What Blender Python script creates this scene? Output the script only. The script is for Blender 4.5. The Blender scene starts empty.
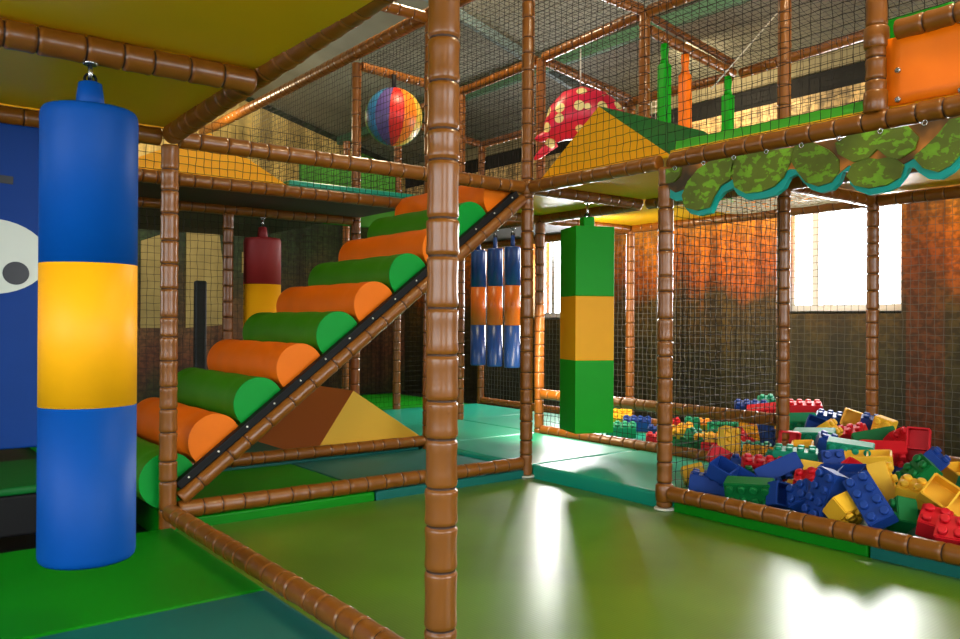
import bpy, bmesh, math, random
from mathutils import Matrix, Vector
random.seed(7)
SC = bpy.context.scene
COL = SC.collection
PI = math.pi
V = Vector

# ------------------------------------------------------------------ materials
def lin(c):
    return tuple(((x/255.0)/12.92 if x/255.0 <= .04045 else ((x/255.0+.055)/1.055)**2.4) for x in c)+(1.0,)

def mat(name, rgb, rough=.4, spec=.5, coat=0.0, noise=0.0, nscale=20.0, bump=0.0, bscale=60.0, metal=0.0):
    m = bpy.data.materials.new(name); m.use_nodes = True
    nt = m.node_tree; b = nt.nodes['Principled BSDF']
    b.inputs['Base Color'].default_value = lin(rgb)
    b.inputs['Roughness'].default_value = rough
    b.inputs['Specular IOR Level'].default_value = spec
    b.inputs['Metallic'].default_value = metal
    b.inputs['Coat Weight'].default_value = coat
    b.inputs['Coat Roughness'].default_value = .15
    tc = nt.nodes.new('ShaderNodeTexCoord')
    if noise > 0:
        n = nt.nodes.new('ShaderNodeTexNoise'); n.inputs['Scale'].default_value = nscale
        n.inputs['Detail'].default_value = 3
        nt.links.new(tc.outputs['Object'], n.inputs['Vector'])
        r = nt.nodes.new('ShaderNodeMapRange')
        r.inputs['To Min'].default_value = 1-noise; r.inputs['To Max'].default_value = 1+noise
        r.inputs['From Min'].default_value = .3; r.inputs['From Max'].default_value = .7
        nt.links.new(n.outputs['Fac'], r.inputs['Value'])
        h = nt.nodes.new('ShaderNodeHueSaturation'); h.inputs['Color'].default_value = lin(rgb)
        nt.links.new(r.outputs['Result'], h.inputs['Value'])
        nt.links.new(h.outputs['Color'], b.inputs['Base Color'])
    if bump > 0:
        n = nt.nodes.new('ShaderNodeTexNoise'); n.inputs['Scale'].default_value = bscale
        nt.links.new(tc.outputs['Object'], n.inputs['Vector'])
        bp = nt.nodes.new('ShaderNodeBump'); bp.inputs['Strength'].default_value = bump
        bp.inputs['Distance'].default_value = .01
        nt.links.new(n.outputs['Fac'], bp.inputs['Height'])
        nt.links.new(bp.outputs['Normal'], b.inputs['Normal'])
    return m

M = {}
M['foam'] = mat('brown_foam', (128, 74, 18), .33, .42, .2, .10, 6, .12, 14)
M['groove'] = mat('foam_groove', (52, 26, 14), .6)
M['black'] = mat('black_rubber', (18, 18, 20), .6, .2)
M['dark_foam'] = mat('dark_foam', (30, 30, 27), .6)
M['net'] = mat('net_cord', (26, 22, 17), .7, .3)
M['net_grey'] = mat('net_cord_grey', (95, 95, 92), .6, .3)
M['net_lit'] = mat('net_cord_lit', (222, 220, 212), .5, .4)  # cords whitened to stand for window light on the floor net
M['steel'] = mat('steel', (190, 190, 190), .25, .5, metal=1)
M['plate'] = mat('white_plate', (215, 210, 195), .4)
M['blue'] = mat('blue_vinyl', (0, 74, 158), .5, .18, 0, .03, 3)
M['blue_dark'] = mat('dark_blue_vinyl', (2, 52, 126), .55, .2, 0, .05, 3)
M['navy'] = mat('navy_vinyl', (32, 70, 140), .3)
M['orange_bag'] = mat('orange_vinyl', (222, 112, 28), .35)
M['yellow'] = mat('yellow_vinyl', (255, 176, 12), .5, .25, 0, .03, 4)
M['green'] = mat('green_vinyl', (0, 160, 14), .5, .25, 0, .03, 4)
M['red'] = mat('red_vinyl', (150, 32, 30), .6)
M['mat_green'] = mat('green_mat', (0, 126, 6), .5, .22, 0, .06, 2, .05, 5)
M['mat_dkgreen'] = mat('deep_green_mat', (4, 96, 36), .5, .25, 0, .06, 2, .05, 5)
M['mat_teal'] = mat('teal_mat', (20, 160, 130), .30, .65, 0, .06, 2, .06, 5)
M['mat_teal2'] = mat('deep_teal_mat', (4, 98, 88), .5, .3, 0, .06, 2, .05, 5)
M['lime'] = mat('lime_mat', (70, 176, 30), .4)
M['roll_orange'] = mat('roller_orange', (234, 104, 2), .5, .2, 0, .05, 5, .05, 40)
M['roll_green'] = mat('roller_green', (56, 120, 4), .5, .2, 0, .05, 5, .05, 40)
M['cap_orange'] = mat('roller_cap_orange', (236, 116, 12), .5, .2, 0, .05, 5)  # own cap colours, brightened over the covers for light on the ends
M['cap_green'] = mat('roller_cap_green', (0, 148, 50), .5, .2, 0, .05, 5)
M['wedge_yellow_shaded'] = mat('wedge_yellow_shaded', (214, 166, 46), .6, .3)  # wedge colours dulled to carry the shade behind the stairs
M['wedge_orange_shaded'] = mat('wedge_orange_shaded', (178, 90, 28), .55, .4)
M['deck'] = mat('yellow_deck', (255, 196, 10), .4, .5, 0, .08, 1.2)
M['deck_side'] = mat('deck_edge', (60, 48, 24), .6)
M['panel_orange'] = mat('orange_panel', (252, 120, 0), .45, .4, 0, .06, 4, .15, 5)
M['eye_white'] = mat('eye_white', (206, 208, 196), .5)
M['pupil'] = mat('eye_black', (20, 22, 28), .4)
M['floor'] = mat('dark_floor', (34, 40, 36), .5, .4, 0, .2, 3)
M['ceil'] = mat('grey_roof', (136, 136, 120), .7, .3, 0, .18, 1.5)
M['purlin_green'] = mat('green_purlin', (70, 116, 84), .6)
M['purlin_grey'] = mat('grey_purlin', (110, 130, 130), .5)
M['wallp'] = mat('plain_wall', (140, 130, 100), .8, .3)
M['wall_black'] = mat('black_band', (20, 20, 18), .7, .3, 0, .4, 8)
M['winframe'] = mat('window_frame', (226, 230, 236), .4)
M['teal_edge'] = mat('canopy_teal', (14, 168, 152), .45)
M['rope'] = mat('white_rope', (200, 196, 184), .7)
BR = {'r': (206, 22, 34), 'y': (238, 182, 44), 'b': (22, 60, 138), 'g': (0, 104, 44), 't': (20, 142, 104), 'o': (240, 150, 30)}
for k, c in BR.items():
    M['brick_'+k] = mat('toy_brick_'+k, c, .55, .28, 0, .04, 8)

def glass_mat():
    m = bpy.data.materials.new('window_glass'); m.use_nodes = True
    nt = m.node_tree
    for n in list(nt.nodes):
        if n.type == 'BSDF_PRINCIPLED': nt.nodes.remove(n)
    out = nt.nodes['Material Output']
    mix = nt.nodes.new('ShaderNodeMixShader'); t = nt.nodes.new('ShaderNodeBsdfTransparent')
    g = nt.nodes.new('ShaderNodeBsdfGlossy'); g.inputs['Roughness'].default_value = .02
    mix.inputs[0].default_value = .06
    nt.links.new(t.outputs[0], mix.inputs[1]); nt.links.new(g.outputs[0], mix.inputs[2])
    nt.links.new(mix.outputs[0], out.inputs['Surface'])
    return m
M['glass'] = glass_mat()

def nodes_mat(name, rough=.6, spec=.4):
    m = bpy.data.materials.new(name); m.use_nodes = True
    nt = m.node_tree; b = nt.nodes['Principled BSDF']
    b.inputs['Roughness'].default_value = rough; b.inputs['Specular IOR Level'].default_value = spec
    return m, nt, b
def N(nt, t, **kw):
    n = nt.nodes.new(t)
    for k, v in kw.items(): setattr(n, k, v)
    return n
def ramp(nt, stops, interp='LINEAR'):
    r = nt.nodes.new('ShaderNodeValToRGB'); r.color_ramp.interpolation = interp
    e = r.color_ramp.elements
    while len(e) > 1: e.remove(e[-1])
    e[0].position = stops[0][0]; e[0].color = lin(stops[0][1])
    for p, c in stops[1:]:
        x = e.new(p); x.color = lin(c)
    return r
def noise_at(nt, tc, scale3, scale=1.0, detail=4):
    mp = N(nt, 'ShaderNodeMapping'); mp.inputs['Scale'].default_value = scale3
    nt.links.new(tc.outputs['Object'], mp.inputs['Vector'])
    n = N(nt, 'ShaderNodeTexNoise'); n.inputs['Scale'].default_value = scale; n.inputs['Detail'].default_value = detail
    nt.links.new(mp.outputs['Vector'], n.inputs['Vector'])
    return n
def math_n(nt, op, a, b):
    n = N(nt, 'ShaderNodeMath', operation=op)
    for i, x in enumerate((a, b)):
        if isinstance(x, (int, float)): n.inputs[i].default_value = x
        else: nt.links.new(x, n.inputs[i])
    return n.outputs[0]
def mix_c(nt, f, a, b, mode='MIX'):
    n = N(nt, 'ShaderNodeMix', data_type='RGBA', blend_type=mode)
    if isinstance(f, (int, float)): n.inputs['Factor'].default_value = f
    else: nt.links.new(f, n.inputs['Factor'])
    for key, x in (('A', a), ('B', b)):
        s = [i for i in n.inputs if i.name == key and i.type == 'RGBA'][0]
        if isinstance(x, tuple): s.default_value = lin(x)
        else: nt.links.new(x, s)
    return [o for o in n.outputs if o.type == 'RGBA'][0]

def forest_mural(name, stops, horiz, contrast=.35, zlo=0.0, zhi=3.3, trunk_y=None):
    """a printed forest picture: tall trunks (stretched noise), leaf litter below, glowing sky between the trunks"""
    m, nt, b = nodes_mat(name, .55, .35)
    tc = N(nt, 'ShaderNodeTexCoord'); sp = N(nt, 'ShaderNodeSeparateXYZ')
    nt.links.new(tc.outputs['Object'], sp.inputs[0])
    z = math_n(nt, 'DIVIDE', math_n(nt, 'SUBTRACT', sp.outputs['Z'], zlo), zhi-zlo)
    n1 = noise_at(nt, tc, (2.2, 2.2, 1.3), 1.3, 6)
    z2 = math_n(nt, 'ADD', z, math_n(nt, 'MULTIPLY', math_n(nt, 'SUBTRACT', n1.outputs['Fac'], .5), .30))
    r = ramp(nt, stops); nt.links.new(z2, r.inputs['Fac'])
    tr = noise_at(nt, tc, (3.2, 3.2, .10), 1.6, 3)               # trunks
    rt = ramp(nt, [(.40, (72, 58, 46)), (.52, (235, 228, 215)), (.62, (255, 255, 255)), (.75, (190, 160, 130))])
    nt.links.new(tr.outputs['Fac'], rt.inputs['Fac'])
    c = mix_c(nt, horiz, r.outputs['Color'], rt.outputs['Color'], 'MULTIPLY')
    if trunk_y is not None:                       # a broad red-brown trunk in the picture
        y0, y1 = trunk_y
        s = math_n(nt, 'MULTIPLY', math_n(nt, 'GREATER_THAN', sp.outputs['Y'], y0), math_n(nt, 'LESS_THAN', sp.outputs['Y'], y1))
        c = mix_c(nt, math_n(nt, 'MULTIPLY', s, .5), c, (128, 58, 26))
    lf = noise_at(nt, tc, (11, 11, 13), 1.6, 9)
    rl = ramp(nt, [(.36, (40, 40, 34)), (.48, (150, 150, 130)), (.56, (236, 230, 205)), (.68, (255, 252, 230))])
    nt.links.new(lf.outputs['Fac'], rl.inputs['Fac'])
    c = mix_c(nt, contrast, c, rl.outputs['Color'], 'MULTIPLY')
    nt.links.new(c, b.inputs['Base Color'])
    return m
M['mural_right'] = forest_mural('forest_mural_autumn',
    [(0, (50, 50, 24)), (.22, (66, 60, 28)), (.38, (104, 78, 32)), (.47, (214, 104, 22)), (.58, (250, 140, 28)), (.68, (255, 170, 60)), (.80, (255, 206, 128)), (1, (255, 222, 168))], .55, .6, 0.0, 3.3, (-1.22, -.90))
M['mural_back'] = forest_mural('forest_mural_dark',
    [(0, (60, 66, 36)), (.12, (116, 70, 48)), (.22, (128, 92, 60)), (.34, (92, 84, 48)), (.46, (60, 82, 46)), (.6, (46, 66, 44)), (.8, (40, 60, 36)), (1, (44, 64, 36))], .6, .5, 0, 4.6)
M['mural_pale'] = forest_mural('forest_mural_pale',
    [(0, (206, 162, 78)), (.4, (232, 190, 96)), (.7, (244, 210, 122)), (1, (248, 224, 150))], .5, .2, 1, 4.6)
M['mural_shaded'] = mat('shaded_picture', (170, 150, 92), .6, .3, 0, .2, 3)  # pale picture colour darkened for the shade at the back
M['mural_leaf'] = mat('leaf_mural_green', (66, 140, 36), .6, .3, 0, .25, 3)

def trampoline_mat():
    m, nt, b = nodes_mat('trampoline_fabric', .30, .65)
    tc = N(nt, 'ShaderNodeTexCoord')
    vo = N(nt, 'ShaderNodeTexVoronoi'); vo.inputs['Scale'].default_value = 70; vo.inputs['Randomness'].default_value = 0
    nt.links.new(tc.outputs['Object'], vo.inputs['Vector'])
    r = ramp(nt, [(.0, (60, 92, 16)), (.35, (86, 130, 24)), (1, (94, 138, 28))])
    nt.links.new(vo.outputs['Distance'], r.inputs['Fac'])
    n = noise_at(nt, tc, (1, 1, 1), 1.4, 3)
    r2 = ramp(nt, [(.3, (205, 205, 205)), (.7, (255, 255, 255))]); nt.links.new(n.outputs['Fac'], r2.inputs['Fac'])
    c = mix_c(nt, 1.0, r.outputs['Color'], r2.outputs['Color'], 'MULTIPLY')
    nt.links.new(c, b.inputs['Base Color'])
    bp = N(nt, 'ShaderNodeBump'); bp.inputs['Strength'].default_value = .12; bp.inputs['Distance'].default_value = .004
    nt.links.new(vo.outputs['Distance'], bp.inputs['Height']); nt.links.new(bp.outputs['Normal'], b.inputs['Normal'])
    return m
M['tramp'] = trampoline_mat()

def leaf_mat():
    m, nt, b = nodes_mat('leaf_print', .5, .4)
    tc = N(nt, 'ShaderNodeTexCoord')
    n = noise_at(nt, tc, (1, 1, 1.5), 20, 4); n.inputs['Distortion'].default_value = .3
    r = ramp(nt, [(0, (98, 112, 26)), (.53, (106, 122, 28)), (.55, (122, 172, 30)), (.72, (132, 188, 36)), (.75, (104, 124, 30)), (1, (94, 110, 26))])
    nt.links.new(n.outputs['Fac'], r.inputs['Fac'])
    n2 = noise_at(nt, tc, (1, 1, 1), 4, 3)
    r2 = ramp(nt, [(.3, (170, 160, 140)), (.7, (255, 255, 255))]); nt.links.new(n2.outputs['Fac'], r2.inputs['Fac'])
    nt.links.new(mix_c(nt, .8, r.outputs['Color'], r2.outputs['Color'], 'MULTIPLY'), b.inputs['Base Color'])
    return m
M['leaf'] = leaf_mat()
def trunk_mat():
    m, nt, b = nodes_mat('trunk_print', .5, .4)
    tc = N(nt, 'ShaderNodeTexCoord')
    n = noise_at(nt, tc, (1, 1, 1), 5, 2)
    r = ramp(nt, [(.30, (60, 44, 18)), (.42, (130, 82, 28)), (.54, (220, 132, 50))])
    nt.links.new(n.outputs['Fac'], r.inputs['Fac']); nt.links.new(r.outputs['Color'], b.inputs['Base Color'])
    return m
M['trunk'] = trunk_mat()
def dots_mat():
    m, nt, b = nodes_mat('polka_dots', .35, .5)
    tc = N(nt, 'ShaderNodeTexCoord')
    vo = N(nt, 'ShaderNodeTexVoronoi'); vo.inputs['Scale'].default_value = 7.5; vo.inputs['Randomness'].default_value = .5
    nt.links.new(tc.outputs['Object'], vo.inputs['Vector'])
    r = ramp(nt, [(0, (240, 222, 150)), (.33, (240, 222, 150)), (.36, (214, 26, 66))])
    nt.links.new(vo.outputs['Distance'], r.inputs['Fac']); nt.links.new(r.outputs['Color'], b.inputs['Base Color'])
    return m
M['dots'] = dots_mat()
BALL = [('ball_green', (60, 150, 60)), ('ball_blue', (50, 130, 180)), ('ball_purple', (92, 76, 138)), ('ball_red', (214, 36, 34)), ('ball_orange', (238, 128, 28)), ('ball_yellow', (226, 190, 70))]
for n_, c_ in BALL: M[n_] = mat(n_, c_, .4)

# ------------------------------------------------------------------ mesh builder
class MB:
    def __init__(s): s.v = []; s.f = []; s.m = []; s.sm = []
    def add(s, vs, fs, mi=0, smooth=False):
        o = len(s.v); s.v += [tuple(v) for v in vs]
        for f in fs:
            s.f.append(tuple(o+i for i in f)); s.m.append(mi); s.sm.append(smooth)
    def box(s, c, d, R=None, mi=0):
        h = V(d)/2; vs = []
        for x in (-1, 1):
            for y in (-1, 1):
                for z in (-1, 1):
                    p = V((x*h.x, y*h.y, z*h.z))
                    if R is not None: p = R @ p
                    vs.append(p+V(c))
        s.add(vs, [(0, 1, 3, 2), (4, 6, 7, 5), (0, 4, 5, 1), (2, 3, 7, 6), (0, 2, 6, 4), (1, 5, 7, 3)], mi)
    def lathe(s, p0, p1, prof, seg=16, mi=0, caps=True, smooth=True, mats=None):
        p0 = V(p0); ax = (V(p1)-p0); L = ax.length; ax.normalize()
        t = V((0, 0, 1)) if abs(ax.z) < .9 else V((1, 0, 0))
        a = ax.cross(t).normalized(); b = ax.cross(a)
        o = len(s.v)
        for d, r in prof:
            for k in range(seg):
                th = 2*PI*k/seg
                s.v.append(tuple(p0+ax*d+a*(r*math.cos(th))+b*(r*math.sin(th))))
        for i in range(len(prof)-1):
            for k in range(seg):
                k2 = (k+1) % seg
                s.f.append((o+i*seg+k, o+i*seg+k2, o+(i+1)*seg+k2, o+(i+1)*seg+k))
                s.m.append(mats[i] if mats else mi); s.sm.append(smooth)
        if caps:
            s.f.append(tuple(o+k for k in reversed(range(seg)))); s.m.append(mats[0] if mats else mi); s.sm.append(False)
            e = o+(len(prof)-1)*seg
            s.f.append(tuple(e+k for k in range(seg))); s.m.append(mats[-1] if mats else mi); s.sm.append(False)
    def tube(s, p0, p1, r, seg=12, mi=0):
        L = (V(p1)-V(p0)).length
        s.lathe(p0, p1, [(0, r), (L, r)], seg, mi)
    def prism(s, pts, off, mi=0, side=None):
        n = len(pts); off = V(off); side = mi if side is None else side
        o = len(s.v); s.v += [tuple(p) for p in pts]+[tuple(V(p)+off) for p in pts]
        s.f.append(tuple(o+i for i in range(n))); s.m.append(mi); s.sm.append(False)
        s.f.append(tuple(o+n+i for i in reversed(range(n)))); s.m.append(side); s.sm.append(False)
        for i in range(n):
            j = (i+1) % n
            s.f.append((o+i, o+n+i, o+n+j, o+j)); s.m.append(side); s.sm.append(False)
    def mesh(s, name, mats):
        me = bpy.data.meshes.new(name); me.from_pydata(s.v, [], s.f)
        for m in mats: me.materials.append(m)
        me.polygons.foreach_set('material_index', s.m); me.polygons.foreach_set('use_smooth', s.sm)
        me.update()
        bm = bmesh.new(); bm.from_mesh(me); bmesh.ops.recalc_face_normals(bm, faces=bm.faces[:]); bm.to_mesh(me); bm.free()
        return me
    def build(s, name, mats, parent=None, loc=(0, 0, 0), bevel=0):
        if not isinstance(mats, (list, tuple)): mats = [mats]
        o = bpy.data.objects.new(name, s.mesh(name, mats)); COL.objects.link(o); o.location = loc
        if parent is not None: o.parent = parent
        if bevel:
            md = o.modifiers.new('bevel', 'BEVEL'); md.width = bevel; md.segments = 3; md.limit_method = 'ANGLE'; md.angle_limit = .6
        return o

def tag(o, label, cat, group=None, kind=None):
    o['label'] = label
    if cat: o['category'] = cat
    if group: o['group'] = group
    if kind: o['kind'] = kind
    return o
def thing(name, label, cat, loc=(0, 0, 0), group=None, rz=0):
    o = bpy.data.objects.new(name, None); COL.objects.link(o); o.location = loc; o.rotation_euler = (0, 0, rz)
    o.empty_display_size = .1
    return tag(o, label, cat, group)
def struct(o, label=None):
    o['kind'] = 'structure'
    if label: o['label'] = label
    return o
BRICKS = [
 ('22','y',(2.758, -1.125, 0.148),((0.713, -0.692, -0.114), (-0.651, -0.591, -0.477), (0.262, 0.414, -0.872)),'plain yellow block lying against the brown bar beside the post, leftmost in the near row'),
 ('24','b',(2.705, -1.3, 0.124),((0.565, 0.823, 0.055), (-0.819, 0.568, -0.081), (-0.098, 0.001, 0.995)),'dark blue block lying half buried just right of the leftmost yellow block'),
 ('24','b',(2.686, -1.452, 0.194),((0.193, -0.964, 0.183), (-0.897, -0.097, 0.431), (-0.398, -0.248, -0.883)),'tilted blue block showing its open underside with two hollow cells'),
 ('24','r',(3.202, -1.059, 0.178),((0.532, -0.708, -0.464), (-0.707, -0.673, 0.217), (-0.466, 0.213, -0.859)),'red block leaning behind the tilted open blue block'),
 ('24','g',(2.609, -1.618, 0.148),((0.336, -0.305, -0.891), (-0.94, -0.055, -0.336), (0.054, 0.951, -0.306)),'green studded block just behind the front bar'),
 ('24','b',(2.957, -1.577, 0.22),((0.532, -0.845, -0.053), (-0.71, -0.411, -0.572), (0.461, 0.341, -0.819)),'long plain blue block sloping up to the right in the middle of the pile'),
 ('22','b',(2.628, -1.796, 0.151),((0.379, 0.864, 0.33), (0.178, -0.418, 0.891), (0.908, -0.279, -0.312)),'blue block with one open hollow facing right beside the front bar'),
 ('22','y',(3.071, -1.705, 0.224),((0.496, -0.821, -0.283), (-0.861, -0.506, -0.043), (-0.108, 0.265, -0.958)),'plain yellow block resting on the red studded block in mid pile'),
 ('22','r',(2.774, -1.862, 0.21),((0.281, 0.812, -0.512), (-0.924, 0.373, 0.084), (0.259, 0.449, 0.855)),'bright red studded block below the plain yellow block'),
 ('22','b',(2.618, -1.924, 0.17),((-0.606, 0.063, -0.793), (-0.45, -0.849, 0.277), (-0.655, 0.525, 0.543)),'blue studded block under the bright red block'),
 ('24','b',(2.573, -2.07, 0.206),((0.168, 0.349, -0.922), (-0.29, 0.911, 0.292), (0.942, 0.218, 0.254)),'dark blue block standing on its side left of the yellow block at the front bar'),
 ('22','y',(2.533, -2.183, 0.172),((0.343, 0.939, -0.014), (0.638, -0.244, -0.73), (-0.689, 0.241, -0.683)),'yellow block standing on its corner at the front bar'),
 ('22','y',(2.671, -2.141, 0.145),((0.994, -0.004, -0.105), (-0.088, -0.583, -0.807), (-0.058, 0.812, -0.581)),'shaded yellow block wedged under the long dark blue studded block'),
 ('22','y',(2.864, -1.738, 0.125),((0.478, 0.866, 0.148), (-0.873, 0.486, -0.027), (-0.095, -0.117, 0.989)),'yellow block almost buried against the front bar'),
 ('24','b',(2.563, -2.299, 0.222),((-0.303, 0.446, -0.842), (-0.674, -0.725, -0.141), (-0.673, 0.525, 0.52)),'long dark blue block with rows of studs facing the camera at the front'),
 ('22','b',(3.242, -1.739, 0.259),((0.68, 0.196, -0.707), (-0.727, 0.302, -0.616), (0.093, 0.933, 0.348)),'blue studded block high in the centre of the pile'),
 ('24','b',(2.95, -1.954, 0.243),((0.098, -0.959, 0.267), (-0.988, -0.125, -0.087), (0.117, -0.256, -0.96)),'blue block with open side left of the small red hollow block'),
 ('22','r',(3.093, -1.94, 0.247),((0.178, -0.983, 0.05), (-0.864, -0.132, 0.486), (-0.471, -0.13, -0.873)),'red hollow block peeking out between blue blocks'),
 ('24','y',(3.395, -1.873, 0.268),((0.405, -0.894, 0.191), (-0.909, -0.416, -0.02), (0.097, -0.165, -0.981)),'yellow block lying open side up behind the tall yellow block'),
 ('24','y',(2.949, -2.184, 0.222),((-0.02, 0.93, 0.367), (-0.35, 0.338, -0.874), (-0.937, -0.146, 0.319)),'tall plain yellow block leaning beside the green studded block'),
 ('24','g',(3.126, -2.245, 0.247),((0.303, 0.626, -0.718), (-0.608, 0.708, 0.361), (0.734, 0.327, 0.595)),'big green block with four studs down its left side'),
 ('22','g',(2.696, -2.385, 0.155),((-0.482, 0.501, -0.719), (-0.67, 0.317, 0.671), (0.564, 0.805, 0.183)),'small green block with studs on its left near the front bar'),
 ('24','y',(2.907, -2.405, 0.219),((0.248, 0.93, -0.271), (-0.955, 0.189, -0.227), (-0.159, 0.316, 0.935)),'yellow block with studs on top near the right edge'),
 ('24','y',(2.807, -2.564, 0.232),((0.232, -0.645, 0.728), (-0.818, 0.274, 0.505), (-0.526, -0.713, -0.464)),'yellow block showing its open hollow at the right edge of the picture'),
 ('22','r',(2.674, -2.543, 0.148),((0.287, 0.842, -0.457), (-0.94, 0.157, -0.302), (-0.182, 0.516, 0.837)),'red studded block under the yellow hollow block at the right edge'),
 ('22','r',(2.545, -2.675, 0.147),((0.207, 0.743, -0.637), (-0.978, 0.146, -0.148), (-0.017, 0.654, 0.756)),'red studded block lowest at the right edge behind the bar'),
 ('24','r',(3.847, -1.952, 0.305),((0.227, 0.303, 0.926), (0.051, -0.953, 0.299), (0.973, -0.021, -0.232)),'red block standing upright with two open cells at the back right'),
 ('22','b',(3.729, -2.094, 0.265),((0.191, 0.97, 0.151), (-0.689, 0.242, -0.683), (-0.699, 0.027, 0.714)),'slim blue edge of a block behind the upright open red block'),
 ('24','r',(3.672, -1.819, 0.281),((0.597, -0.523, -0.608), (-0.802, -0.382, -0.459), (0.008, 0.762, -0.648)),'long red block with studs pointing down behind the open yellow block'),
 ('22','r',(3.944, -1.801, 0.328),((-0.001, 0.875, -0.483), (-0.666, -0.361, -0.653), (-0.746, 0.321, 0.584)),'red studded block behind the tip of the long green block'),
 ('24','g',(3.998, -1.61, 0.319),((0.542, -0.83, -0.132), (-0.806, -0.47, -0.36), (0.236, 0.301, -0.924)),'long plain green block near the top of the pile'),
 ('22','y',(4.321, -1.519, 0.357),((0.075, 0.024, -0.997), (-0.96, -0.269, -0.079), (-0.271, 0.963, 0.003)),'yellow studded block near the pile top right of the small blue block'),
 ('22','y',(4.497, -1.203, 0.368),((0.518, -0.176, 0.837), (-0.797, 0.256, 0.547), (-0.311, -0.951, -0.007)),'topmost yellow block with its hollow facing the camera'),
 ('22','b',(4.407, -1.38, 0.357),((0.432, 0.899, -0.074), (-0.881, 0.403, -0.247), (-0.192, 0.171, 0.966)),'small blue block between the two topmost yellow blocks'),
 ('24','r',(4.148, -1.35, 0.29),((0.204, 0.881, -0.426), (-0.949, 0.285, 0.135), (0.24, 0.377, 0.895)),'red block lying under the topmost yellow block'),
 ('24','t',(3.462, -1.731, 0.295),((0.384, -0.175, -0.907), (-0.919, -0.165, -0.358), (-0.087, 0.971, -0.224)),'large teal green block with two rows of studs in the pile centre'),
 ('24','t',(3.759, -1.337, 0.301),((0.383, -0.284, -0.879), (-0.922, -0.051, -0.385), (0.064, 0.957, -0.281)),'teal green block with a row of studs right of the bright red upright block'),
 ('22','b',(3.646, -1.483, 0.296),((0.562, 0.827, -0.008), (-0.776, 0.525, -0.349), (-0.284, 0.202, 0.937)),'blue block tucked below the teal green stud row'),
 ('22','y',(3.993, -1.306, 0.332),((0.191, 0.971, 0.143), (-0.557, 0.227, -0.799), (-0.808, 0.073, 0.585)),'narrow yellow block standing between blue blocks at the pile top'),
 ('22','b',(4.075, -1.157, 0.337),((0.51, -0.582, 0.633), (-0.805, -0.064, 0.59), (-0.303, -0.811, -0.501)),'blue hollow block at the pile top right of the brown post'),
 ('24','t',(4.188, -0.969, 0.337),((0.159, -0.671, -0.724), (-0.982, -0.035, -0.183), (0.097, 0.741, -0.665)),'teal green block lying open beside the brown post'),
 ('24','r',(4.606, -0.763, 0.395),((0.567, 0.804, -0.178), (-0.823, 0.558, -0.104), (0.015, 0.206, 0.979)),'red block with four studs along its top at the very back of the pile'),
 ('22','r',(3.576, -1.261, 0.295),((0.067, 0.673, 0.737), (-0.021, -0.737, 0.676), (0.998, -0.061, -0.035)),'bright red hollow block standing upright right of the brown post'),
 ('22','y',(3.424, -1.449, 0.274),((0.438, -0.875, 0.204), (-0.894, -0.448, -0.002), (0.093, -0.182, -0.979)),'yellow open block below the bright red upright block'),
 ('24','t',(3.298, -1.472, 0.246),((0.47, 0.875, -0.118), (-0.883, 0.464, -0.071), (-0.007, 0.138, 0.99)),'teal green block with low studs at the foot of the brown post'),
 ('24','b',(4.56, -1.032, 0.332),((0.456, 0.88, -0.133), (-0.883, 0.429, -0.192), (-0.112, 0.205, 0.972)),'dark blue block behind the narrow yellow one'),
 ('24','r',(4.39, -0.56, 0.359),((0.461, -0.516, -0.722), (-0.876, -0.133, -0.465), (0.144, 0.846, -0.513)),'red block behind the net just left of the brown post'),
 ('24','b',(4.448, -0.397, 0.372),((0.582, 0.771, -0.26), (-0.813, 0.556, -0.173), (0.011, 0.312, 0.95)),'blue studded block at the far end left of the brown post'),
 ('22','t',(4.638, -0.419, 0.403),((0.78, 0.538, -0.318), (-0.623, 0.709, -0.329), (0.049, 0.455, 0.889)),'teal green block tip above the red one behind the net'),
 ('24','b',(3.175, -1.252, 0.172),((0.553, 0.831, 0.055), (-0.833, 0.552, 0.037), (-0.0, -0.066, 0.998)),'flat blue block behind the tilted open blue one'),
 ('24','r',(3.095, -1.389, 0.188),((0.647, 0.747, -0.153), (-0.759, 0.613, -0.219), (-0.07, 0.257, 0.964)),'flat red block behind the long sloping blue block'),
 ('22','t',(3.359, -1.303, 0.192),((0.546, 0.837, 0.05), (-0.838, 0.545, 0.031), (-0.001, -0.059, 0.998)),'teal green block below the brown post foot'),
 ('22','g',(2.909, -1.37, 0.151),((0.577, 0.815, 0.057), (-0.817, 0.576, 0.038), (-0.001, -0.068, 0.998)),'dark green block behind the front green studded one'),
 ('22','r',(4.647, 0.544, 0.131),((0.626, 0.778, -0.058), (-0.78, 0.624, -0.047), (0.0, 0.075, 0.997)),'small red block farthest left behind the net, beside the tall post'),
 ('24','y',(4.035, -0.007, 0.161),((0.615, 0.651, -0.445), (-0.753, 0.652, -0.088), (0.233, 0.389, 0.891)),'yellow studded block behind the net close to the tall post'),
 ('24','g',(3.696, -0.351, 0.137),((0.613, 0.782, 0.116), (-0.79, 0.606, 0.09), (0.0, -0.146, 0.989)),'flat bright green block on the mat behind the low brown bar'),
 ('22','t',(3.959, -0.223, 0.16),((0.919, 0.392, 0.026), (-0.342, 0.83, -0.441), (-0.195, 0.396, 0.897)),'green block leaning behind the flat bright green one'),
 ('22','t',(4.525, 0.236, 0.181),((0.635, 0.77, -0.061), (-0.773, 0.633, -0.047), (0.003, 0.077, 0.997)),'dark green block right of the small red one behind the net'),
 ('22','o',(4.639, 0.198, 0.149),((0.651, 0.723, -0.233), (-0.759, 0.628, -0.173), (0.021, 0.289, 0.957)),'orange yellow block far behind the net'),
 ('22','y',(3.885, -0.354, 0.143),((0.374, 0.457, -0.807), (-0.098, 0.885, 0.456), (0.922, -0.091, 0.375)),'slim yellow block standing behind the net'),
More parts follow.
